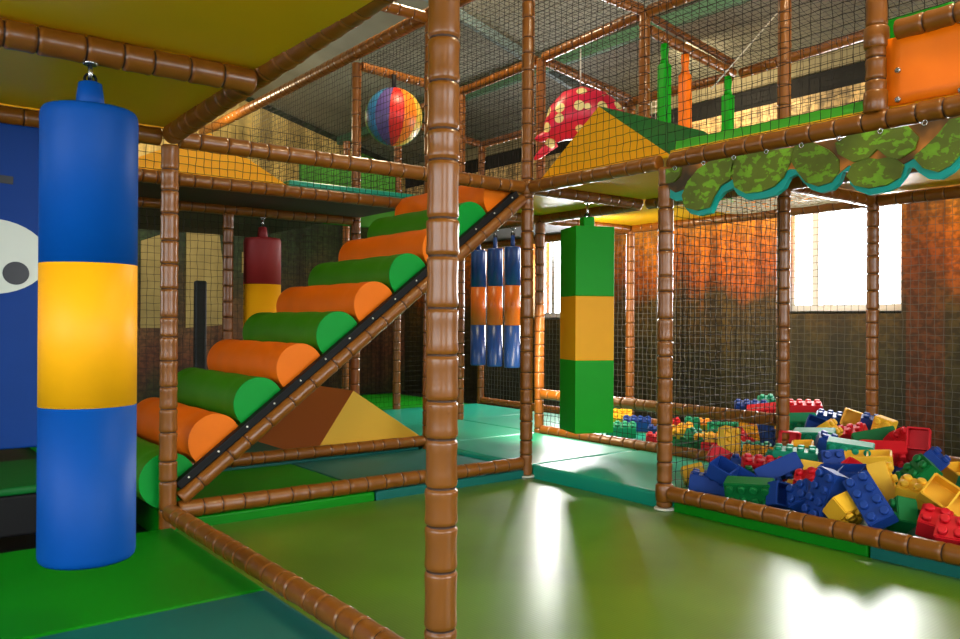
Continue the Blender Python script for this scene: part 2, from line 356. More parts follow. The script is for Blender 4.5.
 ('24','t',(4.565, -0.05, 0.148),((0.603, 0.543, -0.584), (-0.797, 0.438, -0.416), (0.03, 0.717, 0.697)),'teal green block with a row of studs behind the net'),
 ('24','y',(4.166, -0.26, 0.122),((0.607, 0.785, -0.122), (-0.795, 0.601, -0.088), (0.004, 0.15, 0.989)),'yellow block lying under the teal green row of studs'),
 ('24','y',(3.547, -0.824, 0.21),((0.334, -0.875, -0.35), (0.207, 0.43, -0.879), (0.92, 0.221, 0.325)),'yellow block standing on end behind the low brown bar'),
 ('24','r',(3.725, -0.616, 0.131),((0.583, -0.758, -0.294), (-0.813, -0.543, -0.21), (0.0, 0.361, -0.932)),'dark red block in front of the standing yellow one'),
 ('22','r',(4.111, -0.527, 0.175),((0.539, 0.54, -0.647), (-0.635, 0.765, 0.11), (0.554, 0.351, 0.755)),'red block tilted up between yellow blocks behind the net'),
 ('24','y',(4.302, -0.531, 0.142),((0.567, 0.652, -0.503), (-0.824, 0.46, -0.332), (0.015, 0.603, 0.798)),'yellow block with studs left of the brown post'),
 ('24','t',(3.919, -0.766, 0.128),((0.536, 0.815, -0.22), (-0.844, 0.516, -0.146), (-0.006, 0.264, 0.965)),'teal green studded block behind the low bar near the brown post'),
 ('24','y',(3.668, -1.004, 0.146),((0.51, 0.704, -0.495), (-0.86, 0.397, -0.32), (-0.029, 0.589, 0.808)),'yellow studded block lowest behind the low bar near the brown post'),
 ('24','b',(4.188, -0.717, 0.206),((0.073, -0.93, 0.36), (0.282, -0.327, -0.902), (0.957, 0.168, 0.238)),'dark blue block standing beside the brown post behind the net'),
 ('24','y',(4.59, 1.149, 0.149),((0.709, 0.536, -0.459), (-0.704, 0.573, -0.419), (0.038, 0.62, 0.784)),'yellow block on the far mat right of the green hanging block'),
 ('24','b',(4.423, 0.776, 0.132),((0.643, 0.734, -0.219), (-0.766, 0.614, -0.192), (-0.006, 0.291, 0.957)),'blue block with a row of studs on the far mat'),
 ('24','t',(3.994, 0.58, 0.132),((0.652, 0.728, -0.21), (-0.758, 0.624, -0.191), (-0.008, 0.284, 0.959)),'teal green block on the mat under the green hanging block'),
 ('22','b',(4.161, 0.345, 0.119),((0.642, 0.765, -0.049), (-0.767, 0.641, -0.041), (0.0, 0.064, 0.998)),'small blue block on the mat left of the tall post'),
 ('22','r',(3.792, 0.046, 0.118),((0.656, 0.754, -0.042), (-0.755, 0.655, -0.035), (0.001, 0.055, 0.998)),'small red block just left of the tall post behind the low bar'),
]
FILL = [
 ('22','r',(4.032, -0.653, 0.141),(-0.275, -0.248, 3.098),'red block deep in the heap, first from left of the buried red ones'),
 ('22','b',(3.891, -1.796, 0.126),(-0.173, 0.07, 5.895),'blue block deep in the heap, first from left of the buried blue ones'),
 ('22','g',(3.02, -2.406, 0.127),(0.136, -0.112, 0.698),'dark green block deep in the heap, first from left of the buried dark green ones'),
 ('24','y',(3.948, -2.168, 0.149),(3.072, 0.271, 1.021),'yellow block deep in the heap, first from left of the buried yellow ones'),
 ('22','t',(3.742, -2.299, 0.135),(0.283, 0.127, 5.834),'teal green block deep in the heap, first from left of the buried teal green ones'),
]
CANOPY = {
 'out': [(-1.212, 1.989), (-1.22, 1.783), (-1.284, 1.747), (-1.332, 1.747), (-1.353, 1.695), (-1.387, 1.664), (-1.447, 1.647), (-1.519, 1.656), (-1.55, 1.717), (-1.6, 1.759), (-1.656, 1.773), (-1.687, 1.733), (-1.746, 1.7), (-1.828, 1.696), (-1.901, 1.707), (-1.951, 1.736), (-1.978, 1.782), (-2.02, 1.796), (-2.052, 1.752), (-2.099, 1.708), (-2.145, 1.688), (-2.2, 1.695), (-2.234, 1.724), (-2.253, 1.773), (-2.277, 1.774), (-2.287, 1.712), (-2.321, 1.676), (-2.376, 1.65), (-2.449, 1.655), (-2.501, 1.675), (-2.535, 1.715), (-2.552, 1.748), (-2.573, 1.749), (-2.595, 1.72), (-2.636, 1.688), (-2.684, 1.682), (-2.728, 1.705), (-2.77, 1.745), (-2.816, 1.763), (-2.872, 1.766), (-2.926, 1.806), (-2.943, 2.003)],
 'brown': [(-1.212, 1.989), (-1.227, 1.816), (-1.284, 1.781), (-1.38, 1.797), (-1.55, 1.765), (-1.656, 1.805), (-1.816, 1.743), (-1.983, 1.811), (-2.036, 1.803), (-2.215, 1.74), (-2.287, 1.786), (-2.381, 1.7), (-2.514, 1.744), (-2.573, 1.771), (-2.68, 1.712), (-2.778, 1.769), (-2.853, 1.785), (-2.908, 1.829), (-2.929, 1.986)],
 'A': [(-1.226, 1.958), (-1.227, 1.85), (-1.283, 1.849), (-1.325, 1.882), (-1.331, 1.926), (-1.296, 1.976), (-1.24, 1.99)],
 'B': [(-1.523, 1.952), (-1.446, 1.898), (-1.379, 1.841), (-1.339, 1.769), (-1.36, 1.7), (-1.44, 1.675), (-1.519, 1.683), (-1.55, 1.739), (-1.588, 1.787), (-1.65, 1.816), (-1.673, 1.892), (-1.667, 1.956), (-1.587, 1.963)],
 'C': [(-1.673, 1.949), (-1.655, 1.858), (-1.68, 1.77), (-1.746, 1.731), (-1.839, 1.73), (-1.907, 1.747), (-1.956, 1.785), (-1.993, 1.849), (-2.014, 1.924), (-1.872, 1.948)],
 'D': [(-2.02, 1.933), (-1.999, 1.858), (-2.036, 1.799), (-2.078, 1.744), (-2.14, 1.717), (-2.205, 1.728), (-2.244, 1.774), (-2.243, 1.83), (-2.189, 1.886), (-2.113, 1.937)],
 'E': [(-2.306, 1.797), (-2.282, 1.745), (-2.316, 1.699), (-2.381, 1.677), (-2.462, 1.68), (-2.523, 1.708), (-2.54, 1.758), (-2.492, 1.805), (-2.426, 1.802), (-2.371, 1.82)],
 'F': [(-2.228, 1.908), (-2.243, 1.854), (-2.315, 1.805), (-2.389, 1.817), (-2.425, 1.847), (-2.47, 1.804), (-2.522, 1.787), (-2.586, 1.821), (-2.602, 1.87), (-2.556, 1.927), (-2.425, 1.937), (-2.286, 1.935)],
 'G': [(-2.578, 1.788), (-2.619, 1.734), (-2.68, 1.708), (-2.728, 1.73), (-2.77, 1.774), (-2.789, 1.829), (-2.774, 1.924), (-2.727, 1.924), (-2.68, 1.87), (-2.631, 1.827)],
 'H': [(-2.789, 1.829), (-2.805, 1.785), (-2.853, 1.79), (-2.908, 1.833), (-2.918, 1.968), (-2.853, 1.957), (-2.804, 1.93)],
}
# ------------------------------------------------------------------ setting
X1, Y1 = 6.0, 7.2          # right wall (with windows), back-left wall
XL, YF = -4.2, -7.5
def wall_with_holes(name, axis, c, thick, a0, a1, z0, z1, holes, m):
    mb = MB()
    def cell(u0, u1, w0, w1):
        if u1-u0 < 1e-4 or w1-w0 < 1e-4: return
        if axis == 'X': mb.box((c+thick/2, (u0+u1)/2, (w0+w1)/2), (abs(thick), u1-u0, w1-w0))
        else: mb.box(((u0+u1)/2, c+thick/2, (w0+w1)/2), (u1-u0, abs(thick), w1-w0))
    cur = a0
    for (h0, h1, g0, g1) in sorted(holes):
        cell(cur, h0, z0, z1); cell(h0, h1, z0, g0); cell(h0, h1, g1, z1); cur = h1
    cell(cur, a1, z0, z1)
    return struct(mb.build(name, m))
WIN = [(-.86, .28, 1.18, 2.25), (2.85, 4.0, 1.12, 2.42), (-5.6, -4.2, 1.2, 2.4)]
wall_with_holes('wall_right', 'X', X1, .3, YF, Y1+.3, -.1, 3.26, WIN, M['mural_right'])
mb = MB(); mb.box((X1+.16, (YF+Y1)/2+.15, 3.36), (.28, Y1-YF+.3, .20)); struct(mb.build('trim_1', M['wall_black']))
mb = MB(); mb.box((X1+.14, (YF+Y1)/2+.15, 3.54), (.32, Y1-YF+.3, .16)); struct(mb.build('trim_6', M['wallp']))
wall_with_holes('wall_back', 'Y', Y1, .3, XL, X1, -.1, 6.2, [], M['mural_back'])
wall_with_holes('wall_left', 'X', XL, -.3, YF, Y1, -.1, 6.6, [(-6.5, -1.0, .9, 3.0), (1.5, 4.5, 1.0, 2.6)], M['wallp'])
wall_with_holes('wall_front', 'Y', YF, -.3, XL-.3, X1+.3, -.1, 6.6, [(-3.6, -1.2, .9, 3.2), (0.2, 4.4, .9, 3.2)], M['wallp'])
mb = MB(); mb.box(((XL+X1)/2, (YF+Y1)/2, -.15), (X1-XL+.6, Y1-YF+.6, .1)); struct(mb.build('floor', M['floor']))
def roof_z(x): return 3.62+(X1-x)*.26
mb = MB()
zr, zl = roof_z(X1+.3), roof_z(XL-.3)
mb.prism([(X1+.3, YF-.3, zr), (XL-.3, YF-.3, zl), (XL-.3, Y1+.3, zl), (X1+.3, Y1+.3, zr)], (0, 0, .12))
struct(mb.build('ceiling', M['ceil']))
def rafter(name, p0, p1, m, w=.07, h=.12):
    p0, p1 = V(p0), V(p1); d = (p1-p0); L = d.length; x = d.normalized(); y = V((0, 0, 1)).cross(x).normalized(); z = x.cross(y)
    R = Matrix((x, y, z)).transposed()
    mb = MB(); mb.box((p0+p1)/2, (L, w, h), R); return struct(mb.build(name, m))
rafter('trim_2', (4.75, YF, roof_z(4.75)-.07), (4.75, Y1, roof_z(4.75)-.07), M['purlin_green'])
rafter('trim_3', (X1, 2.45, roof_z(X1)-.06), (XL, 2.45, roof_z(XL)-.06), M['purlin_grey'], .06, .1)
rafter('trim_4', (2.0, YF, roof_z(2.0)-.07), (2.0, Y1, roof_z(2.0)-.07), M['purlin_green'])
rafter('trim_5', (X1, -2.4, roof_z(X1)-.06), (XL, -2.4, roof_z(XL)-.06), M['purlin_grey'], .06, .1)
# windows
for i, (a, b, c, d) in enumerate(WIN):
    w = bpy.data.objects.new('window_%d' % (i+1), None); COL.objects.link(w); w.location = (X1+.15, (a+b)/2, c)
    struct(w, ['white framed window behind the net above the brick pit', 'white framed window seen behind the green hanging block', 'window further along the right wall'][i])
    hh, ww = d-c, b-a
    mb = MB()
    for s in (-1, 1): mb.box((0, s*(ww/2-.03), hh/2), (.07, .06, hh))
    mb.box((0, 0, .03), (.07, ww-.12, .06)); mb.box((0, 0, hh-.03), (.07, ww-.12, .06))
    mb.box((0, ww/2-.27, hh/2), (.06, .07, hh-.12))
    mb.build('window_frame', M['winframe'], w)
    mb = MB(); mb.box((.0, 0, hh/2), (.006, ww-.12, hh-.12)); mb.build('window_pane', M['glass'], w)
    mb = MB(); mb.box((-.105, 0, -.012), (.09, ww-.002, .024)); mb.build('window_sill', M['winframe'], w)
# painted mural boards on the back wall
def board(name, pts, m, y=Y1-.02, th=.018):
    mb = MB(); mb.prism([(x, y, z) for x, z in pts], (0, th, 0)); return mb.build(name, m)
tag(board('mural_board', [(.6, 2.75), (.6, 4.92), (3.6, 4.15), (4.43, 3.93), (5.05, 3.77), (5.05, 3.15), (4.2, 2.75)], M['mural_pale']), 'pale yellow forest picture on the far wall above the roller stairs', 'mural')
tag(board('mural_board', [(5.09, 3.4), (5.09, 3.76), (5.5, 3.65), (5.5, 3.4)], M['mural_leaf']), 'dark green slope of the painted hut roof right of the pale forest picture', 'mural')
tag(board('mural_board', [(2.40, .95), (2.40, 2.30), (2.84, 2.48), (3.02, 1.0)], M['mural_shaded']), 'narrow pale yellow picture panel low on the far wall left of the red hanging bag', 'mural')
tag(board('mural_board', [(1.80, .95), (1.80, 2.12), (2.10, 2.24), (2.16, .95)], M['mural_shaded']), 'narrow pale picture panel on the far wall just left of the corner post', 'mural')
tag(board('mural_board', [(5.62, 2.3), (5.62, 3.62), (5.98, 3.54), (5.98, 2.3)], M['mural_pale']), 'tan picture panel in the far corner right of the beach ball', 'mural')
tag(board('mural_board', [(3.2, 1.75), (3.2, 2.05), (3.42, 2.1), (3.62, 1.75)], M['mural_shaded']), 'small pale picture panel right of the red hanging bag', 'mural')

# ------------------------------------------------------------------ padded frame
def foam_prof(L, r, seed, seg=.145, jit=.18, gw=.006):
    rnd = random.Random(seed)
    n = max(1, round(L/seg)); cuts = [0]+[(i+rnd.uniform(-jit, jit))*L/n for i in range(1, n)]+[L]
    prof = []; mats = []
    for s, e in zip(cuts[:-1], cuts[1:]):
        l = e-s; k = rnd.uniform(.97, 1.03)
        pts = [(s+gw*.5, r*.90), (s+gw, r*1.0*k), (s+.014, r*1.035*k), (s+.28*l, r*1.0*k), (s+.5*l, r*.985*k), (e-.28*l, r*1.0*k), (e-.014, r*1.035*k), (e-gw, r*1.0*k), (e-gw*.5, r*.90)]
        for j, p in enumerate(pts):
            if prof: mats.append(1 if j == 0 else 0)
            prof.append(p)
    # first groove faces darker
    return prof, mats
SEED = [100]
def foam(name, p0, p1, label, cat, r=.043, parent=None, group=None, m='foam', seg=.122, kind=None):
    SEED[0] += 1
    p0, p1 = V(p0), V(p1); L = (p1-p0).length
    prof, mats = foam_prof(L, r, SEED[0], seg)
    mb = MB(); mb.lathe((0, 0, 0), p1-p0, prof, 18, 0, True, True, mats)
    o = mb.build(name, [M[m], M['groove']], parent, p0)
    if label: tag(o, label, cat, group)
    return o
def joint(parent, z, r=.052, h=.10):
    mb = MB(); mb.lathe((0, 0, z-h/2), (0, 0, z+h/2), [(0, r*.86), (.01, r*.98), (h*.5, r), (h-.01, r*.98), (h, r*.86)], 18)
    return mb.build('joint_collar', [M['foam']], parent)
def post(x, y, z0, z1, label, joints=(), plate=False, r=.043):
    if not joints and not plate:
        return foam('padded_post', (x, y, z0), (x, y, z1), label, 'post', r)
    t = thing('padded_post', label, 'post', (x, y, z0))
    foam('foam_sleeve', (0, 0, .012 if plate else 0), (0, 0, z1-z0), None, None, r, t)
    for j in joints: joint(t, j-z0, r*1.2)
    if plate:
        mb = MB(); mb.lathe((0, 0, 0), (0, 0, .012), [(0, .058), (.009, .058), (.012, .054)], 20); mb.build('base_plate', [M['plate']], t)
    return t
TB = 1.984; GB = .0955; TOP = 3.5
post(0, -2.4, 0, TOP+.2, 'thick brown bamboo-look post closest to the camera, running from top to bottom of the picture', r=.044)
post(0, 0, 0, 1.95, 'dark brown post at the foot of the roller stairs, right of the blue hanging bag')
post(2.4, 0, 0, TOP, 'tall brown post at the back corner of the green trampoline floor', (TB,), True)
post(2.4, -1.2, 0, 1.95, 'brown post between trampoline floor and brick pit that ends under the leafy canopy', (GB,), True)
post(2.4, -2.4, TB+.045, TOP, 'thick brown upper post left of the orange panel', (2.36, 2.07), False, .046)
post(3.6, -1.2, -.05, TOP, 'greyish brown post standing in the middle of the brick pit')
post(4.8, -1.2, -.05, 3.28, 'brown post standing in front of the big window')
post(3.6, 0, TB+.05, TOP, 'brown upper post right of the polka-dot fish')
post(3.6, 1.2, 0, 3.42, 'brown post just behind the back corner post of the trampoline floor')
post(4.8, 1.2, -.05, 3.28, 'slim dark brown post right of the green hanging block')
post(3.6, 2.4, 0, 3.40, 'dark brown post partly hidden behind the post closest to the camera')
post(3.6, 3.6, 0, 3.36, 'far dark brown post below right of the beach ball')
post(4.8, 3.6, 0, 3.25, 'far corner post behind the three small blue and orange bags')
post(2.4, 2.4, 0, 3.44, 'brown post left of the beach ball')
post(2.4, 1.2, 0, TOP, 'brown post at the upper end of the roller stairs behind the front post')
post(1.2, 2.4, 0, 1.95, 'dark brown post left of the red and yellow hanging bag')
post(3.6, 4.8, 0, 3.3, 'thin dark far post under the middle of the roller stairs')

def beam(p0, p1, label, r=.043, g=.045, **k):
    p0, p1 = V(p0), V(p1); d = (p1-p0).normalized()
    return foam('padded_bar', p0+d*g, p1-d*g, label, 'bar', r, **k)
# floor bars
beam((0, 0, GB), (2.4, 0, GB), 'brown floor bar along the back edge of the trampoline floor, in front of the stairs')
beam((0, 0, GB), (0, -2.4, GB), 'dark brown floor bar running from the stair foot towards the camera, bottom left')
beam((2.4, -1.2, GB), (2.4, -3.7, GB), 'glossy brown floor bar along the front of the brick pit')
beam((0, 1.2, GB+.01), (2.4, 1.2, GB+.01), 'brown floor bar behind the roller stairs, in front of the orange and yellow wedge')
beam((3.6, 1.2, .10), (3.6, -1.2, .10), 'lower of the two brown bars on the far side of the teal mats')
beam((3.6, 1.2, .42), (3.6, -1.2, .42), 'upper of the two brown bars on the far side of the teal mats')
beam((4.8, 3.6, .10), (4.8, 1.2, .10), 'brown floor bar below the three small hanging bags')
beam((4.8, 1.2, .10), (4.8, -1.2, .10), 'brown floor bar at the back of the brick pit behind the net')
beam((4.8, -1.2, .10), (4.8, -3.7, .10), 'brown floor bar at the far right behind the toy bricks')
# level one beams
beam((0, 0, TB), (2.4, 0, TB), 'brown top rail above the roller stairs, crossing in front of the beach ball net')
beam((0, 1.2, TB), (2.4, 1.2, TB), 'second brown rail behind the stairs, under the yellow wedge on the deck')
beam((0, 0, TB+.012), (0, -3.7, TB+.155), 'thick dark brown beam along the edge of the yellow ceiling deck', .05, .03)
beam((-2.4, -1.2, TB), (0, -1.2, TB), 'dark brown beam carrying the blue and yellow hanging bag', .046, .05)
beam((-2.4, 0, TB), (0, 0, TB), 'dark brown beam carrying the blue banner with the eye')
beam((2.4, 0, TB), (2.4, -1.2, TB), 'brown deck edge beam below the yellow wedge with the green side')
beam((2.4, -1.2, TB), (2.4, -3.7, TB), 'brown beam the leafy canopy hangs from', .045)
beam((2.4, 0, TB), (3.6, 0, TB), 'brown beam carrying the green and yellow hanging block')
beam((2.4, 1.2, TB), (3.6, 1.2, TB), 'dark brown beam under the deck behind the green hanging block')
beam((3.6, 1.2, TB), (3.6, 0, TB), 'dark brown beam left of the far yellow deck underside')
beam((3.6, 0, TB), (3.6, -1.2, TB), 'dark brown beam behind the post at the canopy end')
beam((3.6, -1.2, TB), (3.6, -2.4, TB), 'dark brown beam behind the leafy canopy')
beam((2.4, -1.2, TB), (3.6, -1.2, TB), 'dark brown cross beam behind the left end of the canopy')
beam((3.6, -1.2, TB), (4.8, -1.2, TB), 'grey brown cross beam leading to the window post')
beam((3.6, 1.2, TB), (4.8, 1.2, TB), 'far dark brown cross beam at deck height above the right side of the green block')
beam((4.8, 1.2, TB), (4.8, -1.2, TB), 'dark brown beam at deck height along the top of the back net')
beam((4.8, -1.2, TB), (4.8, -3.7, TB), 'dark brown beam at deck height right of the window')
beam((3.6, 1.2, TB), (3.6, 3.6, TB), 'brown beam carrying the three small hanging bags')
beam((4.8, 1.2, TB), (4.8, 3.6, TB), 'far brown beam at deck height behind the three small hanging bags')
beam((0, 2.4, TB), (2.4, 2.4, TB), 'dark brown beam carrying the red and yellow hanging bag')
# level two beams
beam((2.4, 0, TOP+.03), (2.4, 6.6, TOP+.05), 'long upper brown handrail slanting down left in front of the pale forest picture', .058)
beam((0, 1.2, TOP), (2.4, 1.2, TOP), 'brown top beam coming from the upper left behind the handrail')
beam((2.4, 0, TOP+.02), (3.6, 0, TOP-.01), 'brown roof beam slanting down to the post right of the polka-dot fish')
beam((3.6, 0, TOP-.02), (3.6, 1.2, TOP-.08), 'brown roof beam the polka-dot fish hangs from')
beam((3.6, 1.2, TOP-.08), (3.6, 3.6, TOP-.14), 'brown roof beam left of the trampoline corner post')
beam((3.6, 0, TOP-.02), (3.6, -1.2, TOP-.02), 'brown roof beam leaving the top of the picture right of the fish post')
beam((3.6, 0, 3.36), (4.8, 0, 3.22), 'brown roof beam carrying the green and orange hanging strips', .04)
beam((3.6, 0, 3.47), (4.8, 0, 3.31), 'dark brown tube just above the beam with the hanging strips', .03)
beam((3.6, 1.2, TOP-.08), (4.8, 1.2, 3.26), 'brown roof beam behind the polka-dot fish')
beam((4.8, 0, 3.22), (4.8, -1.2, 3.26), 'far brown roof beam right of the hanging strips')
beam((4.8, 1.2, 3.24), (4.8, 0, 3.22), 'far brown roof beam behind the hanging strips')
beam((4.8, 3.6, 3.22), (4.8, 1.2, 3.24), 'far brown roof beam above the tan wall strip, left of the corner post')
beam((3.6, 3.6, 3.34), (4.8, 3.6, 3.22), 'short far brown roof beam just right of the front post')
beam((2.4, 2.4, 3.42), (3.6, 2.4, 3.38), 'brown roof beam above the beach ball')
beam((2.4, -2.44, 2.372), (2.4, -3.4, 2.372), 'brown top bar above the orange panel', .045, .05)
# diagonal stringer of the stairs
t = thing('stair_stringer', 'slanting brown bar with a black bolted board on top, side of the roller stairs', 'stair stringer', (0, 0, 0))
DA, DB = V((.06, 0, .15)), V((2.36, 0, 1.905))
foam('foam_sleeve', DA, DB, None, None, .040, t, m='foam', seg=.15)
dd = (DB-DA).normalized(); up = V((-dd.z, 0, dd.x)); yy = V((0, 1, 0)); RD = Matrix((dd, yy, up)).transposed()
mb = MB(); mb.box((DA+DB)/2+up*.062+yy*.005, ((DB-DA).length-.06, .05, .045), RD); bo = mb.build('board', M['black'], t, bevel=.006)
n = 15
for i in range(n):
    p = DA+(DB-DA)*((i+.5)/n)+up*.066+V((0, -.0225, 0))
    mb = MB(); mb.lathe(p, p+V((0, -.007, 0)), [(0, .006), (.005, .0055), (.007, .003)], 8); mb.build('bolt', M['plate'], bo)
t2 = thing('stair_stringer', 'slanting black board on the far side of the roller stairs', 'stair stringer', (0, 0, 0))
mb = MB(); mb.box((DA+DB)/2+V((0, 1.215, 0)), ((DB-DA).length-.12, .036, .09), RD); mb.build('board', M['black'], t2)
# rollers
ords = ['lowest', 'second lowest', 'third', 'fourth', 'fifth', 'sixth', 'seventh', 'eighth', 'ninth', 'topmost']
for k in range(10):
    col = 'green' if k % 2 == 0 else 'orange'
    u, z = -.005+.243*k+.022, .240+.184*k
    r = .146
    t = thing('foam_roller', '%s foam roller of the stairs, %s step counted from the floor' % (col, ords[k]), 'roller', (u, .06, z), 'foam rollers of the stairs')
    prof = [(0, r*.985)]
    for q in range(1, 37):
        f = q/37; prof.append((f*1.118, r*(.985-.028*(.5+.5*math.cos(f*PI*6+PI))**2*(1 if .12 < f < .88 else 0))))
    prof += [(1.11, r*.985), (1.122, r*.95)]
    prof.sort()
    mb = MB(); mb.lathe((0, .002, 0), (0, 1.124, 0), prof, 44, 0, False)
    mb.build('roller_cover', M['roll_'+col], t)
    mb = MB(); mb.lathe((0, .008, 0), (0, -.004, 0), [(0, r*.98), (.008, r*.982), (.012, r*.972)], 44, smooth=False); mb.build('end_cap', M['cap_'+col], t)

# ------------------------------------------------------------------ decks and mats
def slab(name, x0, x1, y0, y1, z0, z1, m, label, cat, bevel=.012):
    mb = MB(); c = ((x0+x1)/2, (y0+y1)/2, z0); mb.box((0, 0, (z1-z0)/2), (x1-x0, y1-y0, z1-z0))
    return tag(mb.build(name, m, None, c, bevel), label, cat)
DZ0, DZ1 = 2.032, 2.05
g = .004
slab('play_deck', -2.4, -.03, -1.2+g, 0-.01, DZ0, DZ1, M['deck'], 'yellow deck underside above the blue hanging bag, behind its beam', 'deck', .003)
slab('play_deck', -2.4, -.03, -2.4, -1.2-g, DZ0, DZ1, M['deck'], 'yellow deck underside at the top left, in front of the bag beam', 'deck', .003)
slab('play_deck', -2.4, -.03, -3.7, -2.4-g, DZ0, DZ1, M['deck'], 'yellow deck underside close above the camera', 'deck', .003)
slab('play_deck', -1.2, -.02, .02, 1.18, DZ0, DZ1, M['deck'], 'dim yellow deck underside left of the stairs behind the blue bag', 'deck', .003)
slab('play_deck', 2.43, 3.6-g, -1.2+g, -.01, DZ0-.02, DZ1-.02, M['deck'], 'yellow deck underside in front of the green hanging block', 'deck', .003)
slab('play_deck', 2.43, 3.6-g, .01, 1.2-g, DZ0-.02, DZ1-.02, M['deck'], 'shiny pale deck underside behind the green hanging block', 'deck', .003)
slab('play_deck', 3.6+g, 4.8, .01, 1.2-g, DZ0-.02, DZ1-.02, M['deck'], 'far yellow deck underside right of the green hanging block', 'deck', .003)
slab('play_deck', 2.43, 3.6-g, -3.6, -1.2-g, DZ0, DZ1, M['deck'], 'yellow deck underside behind the canopy', 'deck', .003)
slab('play_deck', 3.6+g, 4.8, -3.6, -1.2-g, DZ0, DZ1, M['deck'], 'yellow deck underside above the right part of the brick pit', 'deck', .003)
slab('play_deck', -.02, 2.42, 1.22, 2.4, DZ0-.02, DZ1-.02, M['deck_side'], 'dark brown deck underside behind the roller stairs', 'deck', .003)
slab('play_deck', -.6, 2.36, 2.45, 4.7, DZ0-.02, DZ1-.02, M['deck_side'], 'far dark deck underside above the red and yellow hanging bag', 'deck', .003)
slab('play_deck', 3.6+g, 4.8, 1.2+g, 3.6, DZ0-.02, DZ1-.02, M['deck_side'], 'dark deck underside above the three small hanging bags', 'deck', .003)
# mats lying on the decks
slab('deck_mat', 1.22, 2.40, 1.25, 2.4, DZ1-.02, DZ1+.03, M['mat_teal'], 'teal mat on the upper deck beside the yellow wedge behind the stairs', 'mat')
slab('deck_mat', 2.445, 3.55, -2.34, -1.225, DZ1, DZ1+.055, M['lime'], 'bright green mat on the upper deck behind the canopy beam', 'mat')
slab('deck_mat', 3.62, 4.7, .05, 1.15, DZ1-.02, DZ1+.03, M['mat_dkgreen'], 'dark green mat on the far upper deck', 'mat')
slab('deck_mat', 2.9, 3.1, -2.52, -2.2, DZ1, DZ1+.575, M['mat_green'], 'green foam block behind the net just above the orange panel', 'foam block', .02)
# floor mats
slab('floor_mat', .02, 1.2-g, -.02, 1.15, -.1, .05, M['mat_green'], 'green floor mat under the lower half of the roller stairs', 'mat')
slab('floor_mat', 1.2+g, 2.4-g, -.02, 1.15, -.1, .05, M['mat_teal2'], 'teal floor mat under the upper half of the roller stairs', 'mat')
slab('floor_mat', 2.445, 3.555, -1.19, -.012, -.1, .08, M['mat_teal'], 'teal floor mat between the trampoline corner post and the brick pit, nearest to the trampoline', 'mat', .02)
slab('floor_mat', 2.43, 3.555, .0, 1.19, -.1, .08, M['mat_teal'], 'teal green floor mat under the green hanging block', 'mat', .02)
slab('floor_mat', 2.4, 3.59, 1.2, 2.4-g, -.1, .075, M['mat_teal'], 'teal floor mat seen between the front post and the trampoline corner post', 'mat', .02)
slab('floor_mat', 3.6, 4.74, 1.25, 2.4-g, -.1, .075, M['mat_teal'], 'far teal floor mat in front of the bar below the three small bags', 'mat', .02)
slab('floor_mat', 2.4, 4.74, 2.4+g, 3.6, -.1, .07, M['mat_teal'], 'far teal floor mat below the three small hanging bags', 'mat', .02)
slab('floor_mat', 3.65, 4.74, -1.15, 1.2, -.1, .06, M['mat_teal'], 'teal floor mat in the far part of the brick pit behind the double bars', 'mat', .015)
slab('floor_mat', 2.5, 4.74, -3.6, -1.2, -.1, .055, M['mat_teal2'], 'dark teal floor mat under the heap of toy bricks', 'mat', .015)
slab('floor_mat', 2.42, 2.49, -2.36, -1.25, -.1, .05, M['mat_green'], 'green edge mat under the front bar of the brick pit', 'mat', .008)
slab('floor_mat', 2.42, 2.49, -3.6, -2.37, -.1, .05, M['mat_teal2'], 'teal edge mat under the front bar at the bottom right corner', 'mat', .008)
slab('floor_mat', -2.4, .015, -1.2+g, -.03, -.1, .02, M['mat_green'], 'green floor mat below the blue hanging bag', 'mat', .015)
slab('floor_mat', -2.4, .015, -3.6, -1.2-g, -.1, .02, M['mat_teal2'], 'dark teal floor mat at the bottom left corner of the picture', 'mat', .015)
slab('floor_mat', 2.4, 4.8, 3.65, 5.6, -.1, .04, M['mat_green'], 'far green floor mat behind the nets under the stairs', 'mat', .015)
slab('floor_mat', 0, 2.36, 2.45, 4.6, -.1, .04, M['mat_green'], 'dim green floor mat at the back left behind the nets', 'mat', .015)
slab('floor_mat', 0.0, 2.36, 1.26, 2.4, -.1, .05, M['mat_teal2'], 'teal floor mat under the orange and yellow wedge', 'mat', .015)
t = thing('foam_step', 'dark green topped foam step behind the blue hanging bag at the left edge', 'step', (-1.26, .635, .02))
mb = MB(); mb.box((0, 0, .10), (2.28, .83, .20)); mb.build('step_body', M['black'], t, bevel=.015)
mb = MB(); mb.box((0, 0, .22), (2.30, .85, .04)); mb.build('step_top', M['mat_dkgreen'], t, bevel=.015)
mb = MB(); mb.box((0, 0, 0), (2.385, 3.9, .02))
tag(mb.build('trampoline_bed', M['tramp'], None, (1.2125, -1.98, -.012)), 'large olive green perforated trampoline floor in the middle of the picture', 'trampoline')

